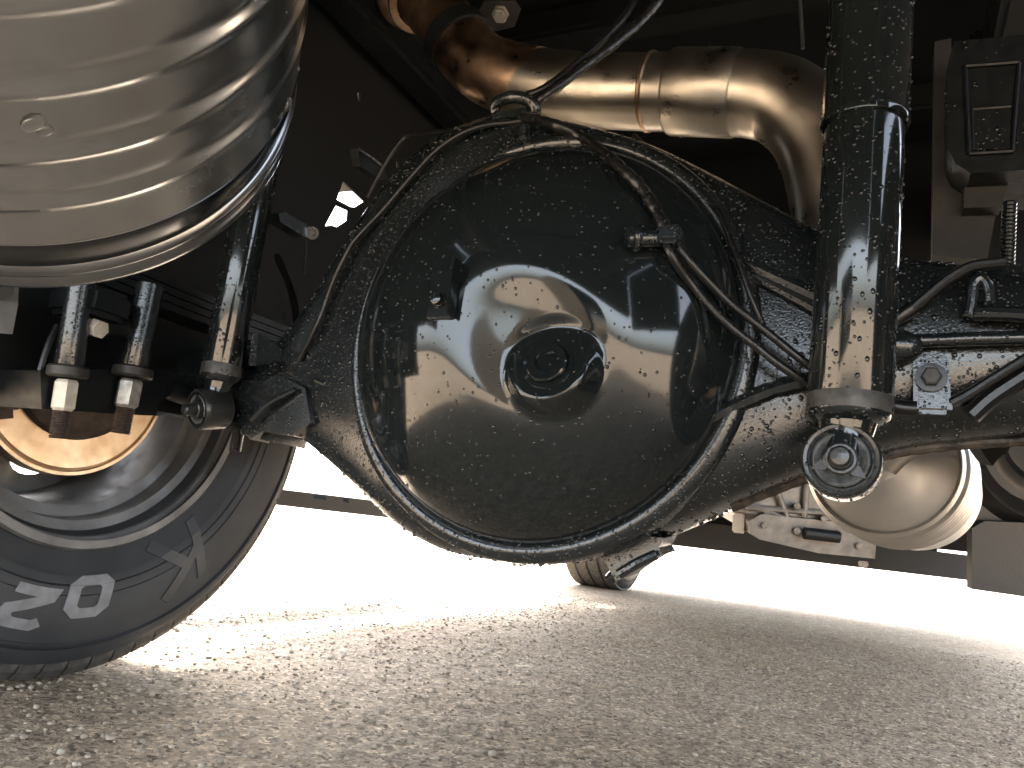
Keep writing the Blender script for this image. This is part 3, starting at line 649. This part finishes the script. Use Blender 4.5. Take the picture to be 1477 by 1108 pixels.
# ------------------------------------------------------------------ wheels
GLYPH = {'K': [[(0.08, 0), (0.08, 1)], [(0.80, 1), (0.10, 0.45)], [(0.36, 0.58), (0.86, 0)]],
         'O': [[(0.24, 0.10), (0.66, 0.10), (0.80, 0.24), (0.80, 0.76), (0.66, 0.90), (0.24, 0.90), (0.10, 0.76), (0.10, 0.24), (0.24, 0.10)]],
         '2': [[(0.08, 0.80), (0.20, 0.90), (0.66, 0.90), (0.80, 0.78), (0.78, 0.60), (0.12, 0.22), (0.10, 0.10), (0.84, 0.10)]]}
def text_mesh(ch, size):
    V, F = [], []; wd = 0.085 if ch == 'K' else 0.125                    # broad slab strokes, subdivided so they follow the sidewall
    for line in GLYPH[ch]:
        n = len(line); P = [Vector(p) for p in line]; closed = (P[0] - P[-1]).length < 1e-6
        off = []
        for i in range(n):
            a = (P[i] - P[i - 1]).normalized() if i else ((P[0] - P[-2]).normalized() if closed else (P[1] - P[0]).normalized())
            b_ = (P[i + 1] - P[i]).normalized() if i < n - 1 else ((P[1] - P[0]).normalized() if closed else a)
            nb = Vector((-(a + b_).y, (a + b_).x)).normalized(); k = max(0.5, nb.dot(Vector((-a.y, a.x))))
            off.append(nb * (wd / k))
        for i in range(n - 1):
            m_ = max(1, int((P[i + 1] - P[i]).length / 0.12)); o = len(V)
            for j in range(m_ + 1):
                c_ = P[i].lerp(P[i + 1], j / m_); d_ = off[i].lerp(off[i + 1], j / m_)
                for q_ in (c_ - d_, c_ + d_): V.append(Vector(((q_.x + 0.18 * q_.y - 0.5) * size, q_.y * size, 0)))
            for j in range(m_): F.append([o + 2 * j, o + 2 * j + 2, o + 2 * j + 3, o + 2 * j + 1])
    return V, F
wc = Vector((-0.694, 0.0, 0.431))
TR = 0.431                               # tyre radius: it stands on the ground
RR = TR * 0.560
print('wheel centre', wc, 'radius', TR)
def wheel(c, sgn, label, full=True):
    """sgn = -1: truck's left wheel, inner side faces +X"""
    W = part('rear_wheel' if full else 'front_wheel', label, (c.x, c.y, 0), TB)
    a = (sgn, 0, 0); w_ = 0.255
    prof = [(0.030, RR * 0.955), (0.012, RR * 0.985), (0.004, RR * 1.03), (0.0, RR * 1.07), (-0.010, RR * 1.16), (-0.013, RR * 1.19), (-0.0145, RR * 1.20), (-0.019, RR * 1.30), (-0.0205, RR * 1.40), (-0.0195, RR * 1.48), (-0.015, RR * 1.56), (-0.013, RR * 1.565), (-0.010, RR * 1.63), (0.006, TR * 0.958), (0.016, TR * 0.983), (0.03, TR * 0.990), (w_ / 2, TR * 0.994)]
    prof += [(w_ - t_, r_) for t_, r_ in prof[:-1][::-1]]
    tyre = MB().lathe(prof, c, a, 128, False, False).build('tyre', M_tyre, W, smooth=45)
    for rk in (1.245, 1.30, 1.585):
        MB().lathe([(-0.012 if rk > 1.5 else -0.014, RR * rk - 0.003), (-0.0165 if rk > 1.5 else (-0.0205 if rk > 1.25 else -0.0185), RR * rk), (-0.012 if rk > 1.5 else -0.014, RR * rk + 0.003)], c, a, 128, False, False).build('sidewall_rib', M_tyre, W, smooth=30)
    nb = 72 if full else 56
    base = None
    for k in range(nb):
        g = 2 * math.pi * k / nb
        for row in ((0,) if full else (0, 1, 2, 3)):
            if base is None or not full:
                mbk = MB(); rot = Matrix.Rotation(0, 3, 'X')
                x0 = 0.032 + row * 0.062
                L_ = 2 * math.pi * TR / nb
                if full:
                    pr_ = [Vector((sgn * q, 0, z)) for q, z in ((-0.002, TR * 0.93), (0.004, TR * 0.965), (0.014, TR * 0.990), (0.06, TR * 0.998), (0.06, TR * 0.975), (0.02, TR * 0.93))]
                    mbk.prism([p + Vector((0, -L_ * 0.43, 0)) for p in pr_], (0, L_ * 0.86, 0.0))
                else:
                    mbk.box((sgn * x0, 0, TR * 0.99), (0.048, L_ * 1.02, TR * 0.02))
                me_src = mbk
            if full and base is not None:
                ob = bpy.data.objects.new('tread_block', base.data); col.objects.link(ob)
            else:
                ob = me_src.build('tread_block', M_tread, None, smooth=0)
                if full: base = ob
            ob.parent = W; ob.location = Vector(c) - Vector(W['_o']); ob.rotation_euler = (g, 0, 0)
    # rim barrel with bright lip
    MB().lathe([(-0.004, RR * 1.0), (-0.005, RR * 1.045), (-0.001, RR * 1.06), (0.006, RR * 1.02), (0.010, RR * 0.985), (0.03, RR * 0.965), (0.034, RR * 0.90), (0.060, RR * 0.885), (0.064, RR * 0.82), (0.10, RR * 0.80), (0.215, RR * 0.79), (0.235, RR * 0.95), (0.25, RR * 1.0)], c, a, 128, False, False).build('rim', M_rim, W, smooth=45)
    if not full: 
        MB().lathe([(0.08, 0.001), (0.08, RR * 0.82)], c, a, 48, False, False).build('wheel_disc', M_rim, W); return W
    # outboard face: hub and six spokes, daylight between
    fx = c.x + sgn * 0.225
    MB().lathe([(0.205, 0.001), (0.205, RR * 0.34), (0.235, RR * 0.34), (0.235, 0.001)], c, a, 40, False, False).build('wheel_hub', M_rim, W)
    bmf = bmesh.new(); eds = []
    def loop2(pts):
        vs_ = [bmf.verts.new((fx, c.y + a_ , c.z + b_)) for a_, b_ in pts]
        eds.extend(bmf.edges.new((vs_[i], vs_[(i + 1) % len(vs_)])) for i in range(len(vs_)))
    loop2([(RR * 0.80 * math.cos(t), RR * 0.80 * math.sin(t)) for t in np.linspace(0, 2 * math.pi, 72, endpoint=False)])
    wpx = pX(40, 694, fx); w0 = math.atan2(wpx.z - c.z, wpx.y - c.y)
    for k in range(6):
        g = w0 + k * math.pi / 3
        loop2([((RR * 0.58 + RR * 0.11 * math.cos(t)) * math.cos(g + 0.28 * math.sin(t)), (RR * 0.58 + RR * 0.11 * math.cos(t)) * math.sin(g + 0.28 * math.sin(t))) for t in np.linspace(0, 2 * math.pi, 20, endpoint=False)])
    bmesh.ops.triangle_fill(bmf, edges=eds, use_beauty=True); bmf.verts.index_update()
    wf = MB().add([v.co.copy() for v in bmf.verts], [[v.index for v in f.verts] for f in bmf.faces]).build('wheel_face', M_rim, W, smooth=0); bmf.free()
    wf.data.materials.append(M_chrome)
    so_ = wf.modifiers.new('thick', 'SOLIDIFY'); so_.thickness = 0.045; so_.offset = 0; so_.material_offset_rim = 1
    rd = MB().lathe([(0.075, RR * 0.38), (0.075, RR * 0.60), (0.078, RR * 0.605), (0.079, RR * 0.615), (0.076, RR * 0.625), (0.076, RR * 0.645), (0.080, RR * 0.652), (0.098, RR * 0.652), (0.10, RR * 0.62), (0.10, RR * 0.3)], c, a, 96, False, False).build('brake_disc', M_disc, W, smooth=30)
    MB().lathe([(0.045, 0.03), (0.05, RR * 0.36), (0.062, RR * 0.42), (0.074, RR * 0.43), (0.10, RR * 0.3)], c, a, 48, True, False).build('brake_backplate', M_hub, W)
    cal = MB(); Mx = Matrix.Rotation(R(180 - 75), 3, 'X')
    cal.box(Vector((c.x + sgn * 0.075, c.y, c.z)) + Mx @ Vector((0, 0, RR * 0.55)), (0.06, 0.12, 0.06), Mx, bev=0.012)
    cal.build('brake_caliper', M_hub, W)
    # raised letters on the inner sidewall, tops towards the tread
    if sgn < 0:
        for s_, lpx, mt, sz in (('K', (262, 808), M_letter2, 0.088), ('O', (131, 860), M_letter, 0.053), ('2', (40, 876), M_letter, 0.053)):
            V, F = text_mesh(s_, sz); mbk = MB()
            hp = pX(*lpx, c.x + 0.018); ang = math.degrees(math.atan2(hp.y - c.y, c.z - hp.z))
            Rb = math.hypot(hp.y - c.y, hp.z - c.z) - sz * 0.5
            lv = []
            for lay in (0.0, 1.0):
                for p in V:
                    th = R(ang) - (p.x * (1.35 if s_ != 'K' else 1.2)) / (Rb + p.y)           # letter runs anticlockwise seen from inside
                    rad_ = Rb + p.y
                    xx = np.interp(rad_, [RR * 1.07, RR * 1.2, RR * 1.3, RR * 1.40, RR * 1.48, RR * 1.56, RR * 1.63, TR * 0.955], [0.0, 0.0145, 0.019, 0.0205, 0.0195, 0.015, 0.010, -0.006])
                    lv.append(Vector((c.x + xx - 0.001 + 0.0028 * lay, c.y + rad_ * math.sin(th + LET0), c.z - rad_ * math.cos(th + LET0))))
            n_ = len(V); fs_ = [[i + n_ for i in f] for f in F]
            ec = {}
            for f in F:
                for i in range(len(f)):
                    e_ = (f[i], f[(i + 1) % len(f)]); key = tuple(sorted(e_)); ec.setdefault(key, []).append(e_)
            for key, l in ec.items():
                if len(l) == 1: a_, b_ = l[0]; fs_.append([a_, b_, b_ + n_, a_ + n_])
            mbk.add(lv, fs_).build('raised_letter', mt, W, smooth=0)
    return W
LET0 = 0.0
WL = wheel(wc, -1, 'black rear tyre with raised sidewall letters beside the axle')
wr = Vector((0.70, wc.y, wc.z))
def copy_wheel(src, c, label):
    W = src.copy(); col.objects.link(W); W.parent = TB; W.location = Vector((c.x, c.y, 0)) - Vector(TB['_o']); W.rotation_euler = (0, 0, math.pi); W['label'] = label
    for ch in list(src.children):
        if ch.name.startswith('raised'): continue
        k = ch.copy(); col.objects.link(k); k.parent = W
    return W
copy_wheel(WL, wr, 'black rear tyre beyond the large shock absorber')
fwc = Vector((-0.70, 3.35, TR))
q = pY(880, 848, 3.35)
print('front wheel ground ray', q)
wheel(Vector((pY(905, 830, 3.35).x, 3.35, TR)), -1, 'distant front tyre with grooved tread showing below the axle lug', full=False)

# ------------------------------------------------------------------ leaf spring and u bolts on the left
XS = -0.50
LS = thing('leaf_spring', 'stack of dark steel leaf springs crossing the axle tube', 'leaf spring', (XS, 0, zb[10]))
zt_l = float(np.interp(XS, xs, zt))
for k in range(4):
    L_ = 1.2 - 0.24 * k; n_ = 13; vs_, fs_ = [], []
    for i in range(n_):
        y = -L_ / 2 + L_ * i / (n_ - 1); z = zt_l + 0.045 - k * 0.0095 + 0.10 * y * y
        for dx, dz in ((-0.03, 0), (0.03, 0), (0.03, 0.008), (-0.03, 0.008)): vs_.append((XS + dx, y, z + dz))
    for i in range(n_ - 1):
        for j in range(4): fs_.append((i * 4 + j, i * 4 + (j + 1) % 4, i * 4 + 4 + (j + 1) % 4, i * 4 + 4 + j))
    fs_ += [(0, 1, 2, 3), tuple(range((n_ - 1) * 4, n_ * 4))]
    MB().add(vs_, fs_).build('leaf', M_frame, LS, smooth=0)
XU = -0.44                                      # plane of the clamp, in front of the inner panel
SPL = thing('spring_plate', 'dark spring clamp plate with two protruding bolt ends below muffler', 'spring plate', pX(180, 600, XU))
MB().prism([pX(x, y, XU) for x, y in ((58, 535), (150, 532), (235, 533), (272, 545), (270, 566), (230, 580), (225, 600), (150, 596), (60, 590))], (-0.07, 0, 0)).build('plate', M_frame, SPL, smooth=30)
for (tx, ty), (bx_, by_), mt in (((118, 405), (97, 545), M_ivory), ((217, 412), (190, 545), M_nut)):
    t_, b_ = pX(tx, ty, XU + 0.015), pX(bx_, by_, XU + 0.015); d = (b_ - t_).normalized(); k = pxm(b_, 1)
    MB().lathe([(0, 19 * k), ((b_ - t_).length * 0.55, 19 * k), ((b_ - t_).length * 0.9, 20 * k), ((b_ - t_).length * 0.97, 16 * k)], t_, d, 28).build('u_bolt', M_house, SPL)
    MB().lathe([(-0.012, 25 * k), (-0.010, 28 * k), (-0.002, 28 * k), (0, 25 * k)], b_, d, 24).build('washer', M_dull, SPL)
    nut = MB().lathe([(0.002, 14 * k), (0.005, 17 * k), (0.030, 17 * k), (0.033, 13 * k)], b_, d, 6).build('nut', mt, SPL, smooth=20)
    MB().lathe([(0.033 + i * 0.0011, (13 if i % 2 else 11.2) * k) for i in range(26)], b_, d, 18).build('thread', M_thread, SPL, smooth=20)
# shock mount cluster behind the u bolts
br = MB()
br.cyl(pX(118, 462, XU), pX(185, 474, XU), pxm(pX(150, 470, XU), 20), 20)
br.box(pX(130, 440, XU), (0.07, 0.05, 0.03), bev=0.006)
br.build('cross_bolt', M_frame, SPL)
MB().hexn(pX(136, 472, XU + 0.02), pX(146, 476, XU + 0.03), pxm(pX(140, 475, XU), 13)).build('bolt_head', M_ivory, SPL, smooth=20)
MB().tube([pX(240, 560, XU), pX(280, 575, XU), pX(300, 585, XU)], 0.012, 12, 5).build('shock_pin', M_frame, SPL)
o = MB().tube([pX(84, 470, XU - 0.02), pX(70, 500, XU - 0.02), pX(56, 545, XU - 0.02)], 0.004, 8).build('handbrake_cable', M_hose, None); tag(o, 'short dark cable left of the clamp bolts', 'cable')
hb_ = thing('hanger_bracket', 'pale grey bracket plate tucked under the muffler rim', 'bracket', pX(10, 480, -0.47))
MB().prism([pX(x, y, -0.47) for x, y in ((-60, 390), (28, 392), (26, 440), (18, 482), (-60, 476))], (-0.006, 0, 0)).build('plate', mat('pale_bracket', (0.20, 0.20, 0.205), 0.5, var=0.2, vscale=40), hb_)
MB().cyl(pX(2, 416, -0.471), pX(2, 416, -0.464), pxm(pX(0, 416, -0.47), 16), 24).build('hole_grommet', M_frame, hb_)

# ------------------------------------------------------------------ bump stop and brackets at upper right
BS = thing('bump_stop', 'ribbed black bump stop box beside the large shock absorber', 'bump stop', pY(1420, 245, 0.0))
bsb = MB().prism([pY(x, y, 0.0) for x, y in ((1368, 88), (1376, 60), (1560, 42), (1560, 240), (1400, 250), (1378, 236), (1368, 215))], (0, 0.09, 0)).build('box', M_frame, BS, smooth=30)
m = MB()
for a, b_ in (((1392, 96), (1398, 222)), ((1398, 222), (1462, 218)), ((1470, 92), (1460, 218)), ((1392, 96), (1470, 90)), ((1402, 158), (1404, 218)), ((1404, 158), (1458, 154))):
    m.tube([pY(*a, -0.001), pY(*b_, -0.001)], 0.0024, 8, 3)
m.build('raised_ridge', M_frame, BS)
fb = MB().prism([pY(x, y, -0.003) for x, y in ((1405, 160), (1457, 156), (1457, 214), (1405, 216))], (0, 0.005, 0)).build('recess_face', M_frame, BS)
drops(fb, BS, 40, 0.0006, 0.0022, 41)
drops(bsb, BS, 120, 0.0005, 0.0018, 42)
BK = thing('spring_bracket', 'dull grey folded steel bracket below the bump stop', 'bracket', pY(1400, 370, 0.05))
MB().prism([pY(x, y, 0.05) for x, y in ((1348, 60), (1372, 55), (1380, 240), (1438, 300), (1424, 375), (1345, 368))], (0, 0.03, 0)).build('plate', M_dull, BK, smooth=0)
MB().prism([pY(x, y, 0.03) for x, y in ((1392, 252), (1458, 250), (1444, 298), (1390, 300))], (0, 0.02, 0)).build('fold', M_dull, BK, smooth=0)
th = pY(1456, 292, -0.03); d = pY(1452, 405, -0.03) - th; k = pxm(th, 1)
SB = thing('spring_bolt', 'threaded black bolt end standing on the axle tube', 'bolt', pY(1452, 405, -0.03))
MB().lathe([(i * d.length / 40, (10 if i % 2 else 8.6) * k) for i in range(41)], th, d, 16).build('thread', M_house, SB, smooth=20)
MB().lathe([(0, 17 * k), (0.004, 19 * k), (0.02, 19 * k), (0.022, 16 * k)], pY(1452, 385, -0.03), d, 6).build('nut', M_house, SB, smooth=20)
o = MB().tube([pY(1152, -20, 0.1), pY(1155, 20, 0.1), pY(1158, 70, 0.1)], 0.0022, 8).build('fuel_line', M_wire, None); tag(o, 'thin bright pipe dropping above the exhaust slip joint', 'pipe')

# ------------------------------------------------------------------ exhaust canister under the tube at right
co = pD(1272, 668, 1.00); cb = pD(1312, 702, 1.13); ca = (cb - co); cl_ = ca.length; kr = 1.0 / FPX
EC = thing('exhaust_canister', 'silver ribbed exhaust canister below the axle tube', 'exhaust canister', co + Vector((0, 0, -0.09)))
r = 104 * kr
fc = MB().lathe([(-0.030, r * 0.30), (-0.028, r * 0.34), (-0.016, r * 0.62), (-0.006, r * 0.86), (0.0, r * 0.955)], co, ca, 72, True, False).build('end_cone', M_silver, EC)
MB().lathe([(-0.002, r * 0.95), (-0.004, r * 0.985), (0.0, r * 1.01), (0.006, r * 1.015), (0.009, r * 0.99)], co, ca, 72, False, False).build('end_lip', M_silver, EC)
pf = [(0.009, r * 1.0)] + [(0.012 + i * 0.003, r * (1.05 + 0.018 * math.sin(i * 1.35))) for i in range(32)] + [(0.112, r * 1.02), (cl_ + 0.03, r * 0.95)]
MB().lathe(pf, co, ca, 72, False, True).build('ribbed_band', M_silver, EC, smooth=60)
MB().tube([co - ca.normalized() * 0.03, pD(1285, 640, 0.97), pD(1325, 610, 0.96), pD(1380, 560, 0.98)], 0.030, 28, 6).build('inlet_pipe', M_silver, EC)
for k_ in range(3):
    s_ = k_ * 0.006
    MB().lathe([(s_, 0.031), (s_ + 0.002, 0.036), (s_ + 0.004, 0.031)], pD(1318, 618, 0.96), (pD(1345, 595, 0.96) - pD(1318, 618, 0.96)), 28, False, False).build('clamp_ring', M_silver, EC)
MB().box(pD(1298, 683, 0.985), (0.010, 0.03, 0.028), bev=0.003).build('rib_fin', M_silver, EC)
MB().cyl(pD(1287, 692, 0.975), pD(1287, 692, 1.0), 0.010, 18).build('port', M_silver, EC)

# ------------------------------------------------------------------ transmission
TD = 2.0
TM = thing('transmission', 'grey cast aluminium transmission with oil pan behind the axle', 'transmission', pD(1150, 795, TD))
def dv(D): return fw * D
pan = MB().prism([pD(x, y, TD) for x, y in ((1080, 752), (1098, 742), (1240, 756), (1265, 770), (1262, 806), (1180, 798), (1095, 778), (1082, 770))], dv(0.35)).build('oil_pan', M_alu, TM, smooth=0)
cs = MB().prism([pD(x, y, TD + 0.02) for x, y in ((1052, 735), (1100, 705), (1140, 680), (1190, 650), (1265, 640), (1270, 768), (1098, 744))], dv(0.5)).build('case', M_alu, TM, smooth=0)
rb = MB()
for a, b_ in (((1075, 732), (1225, 742)), ((1100, 742), (1150, 752)), ((1120, 705), (1135, 745)), ((1165, 690), (1160, 745)), ((1070, 722), (1130, 748)), ((1200, 700), (1210, 755))):
    rb.tube([pD(*a, TD + 0.01), pD(*b_, TD + 0.01)], 0.008, 8, 3)
rb.build('casting_rib', M_alu, TM)
for x, y in ((1104, 758), (1150, 766), (1189, 748), (1150, 730), (1212, 770), (1240, 788)):
    MB().cyl(pD(x, y, TD - 0.012), pD(x, y, TD + 0.03), 0.009, 6).build('pan_bolt', M_nut, TM, smooth=20)
MB().cyl(pD(1160, 769, TD - 0.02), pD(1210, 775, TD - 0.02), 0.015, 16).build('plug_connector', M_plastic, TM)
MB().box(pD(1066, 755, TD + 0.05), (0.03, 0.03, 0.05), bev=0.004).build('sensor_block', M_silver, TM)

# ------------------------------------------------------------------ far structure: valance, running board, shield
FV = part('front_valance', 'black plastic lower valance spanning the front', (0, 3.95, 0.3), TB)
va = [pY(x, y, 3.95) for x, y in ((930, 782), (1000, 790), (1200, 813), (1420, 839), (1520, 851))]
vb = [pY(x, y, 3.95) for x, y in ((1520, 700), (1420, 700), (1370, 700), (1200, 690), (1000, 700), (930, 730))]
MB().prism([pY(x, y, 3.97) for x, y in ((900, 778), (1000, 790), (1200, 814), (1420, 840), (1520, 852), (1520, 812), (1420, 804), (1200, 776), (1000, 752), (900, 742))], (0, 0.06, 0)).build('lip', M_plastic, FV, smooth=0)
MB().prism([pY(x, y, 4.06) for x, y in ((900, 760), (1000, 770), (1200, 795), (1352, 810), (1352, 500), (900, 450))], (0, 0.03, 0)).build('undertray', M_under, FV, smooth=0)
MB().prism([pY(x, y, 4.06) for x, y in ((1352, 768), (1420, 772), (1420, 500), (1352, 500))], (0, 0.03, 0)).build('undertray', M_under, FV, smooth=0)
for x in (1110, 1245): MB().box(pY(x, 798 + (x - 1110) * 0.115, 3.96), (0.05, 0.03, 0.03), bev=0.005).build('clip', M_nut if x > 1200 else M_plastic, FV)

XRB = -1.0
RBd = part('running_board', 'narrow dark running board seen against bright ground', (XRB, 1.3, pX(490, 735, XRB).z), TB)
ra, rb_ = pX(380, 722, XRB), pX(640, 752, XRB)
zr = (ra.z + rb_.z) / 2
MB().prism([pX(x, y, XRB) for x, y in ((360, 708), (640, 740), (640, 756), (360, 724))], (-0.14, 0, 0)).build('step_bar', M_plastic, RBd, smooth=0)
for x0, x1 in ((405, 452), (470, 495), (503, 540)):
    MB().prism([pX(x, y, XRB + 0.004) for x, y in ((x0, 714 + (x0 - 405) * 0.12), (x1, 714 + (x1 - 405) * 0.12), (x1, 706 + (x1 - 405) * 0.12), (x0, 706 + (x0 - 405) * 0.12))], (-0.1, 0, 0)).build('tread_pad', M_plastic, RBd, smooth=0)

SD = 1.75
SH = part('splash_shield', 'black plastic splash shield with curved ridges and a hanging flap', pD(1440, 855, SD), TB)
MB().prism([pD(x, y, SD) for x, y in ((1402, 762), (1420, 752), (1640, 760), (1640, 884), (1402, 850))], dv(0.02)).build('flap', M_plastic, SH, smooth=0)
M_gl = mat('glossy_moulding', (0.008, 0.008, 0.008), 0.3, spec=0.4)
sc_ = pD(1520, 630, SD); kk = SD / FPX
MB().lathe([(0.05, 0.01), (0.045, 45 * kk), (0.02, 62 * kk), (0.012, 72 * kk), (0.018, 80 * kk), (0.022, 98 * kk), (0.004, 112 * kk), (0.0, 122 * kk), (0.012, 130 * kk), (0.03, 150 * kk), (0.02, 160 * kk), (0.06, 172 * kk)], sc_, fw, 96, True, False).build('moulded_drum', M_gl, SH, smooth=50)
MB().prism([pD(x, y, SD + 0.02) for x, y in ((1385, 640), (1640, 620), (1640, 770), (1408, 768), (1398, 740), (1390, 700))], dv(0.03)).build('backing', M_plastic, SH, smooth=0)
MB().prism([pD(x, y, 0.75) for x, y in ((1408, 640), (1462, 628), (1455, 650), (1440, 662), (1432, 672), (1425, 664))], dv(0.02)).build('mount_tab', M_frame, AX, smooth=0)
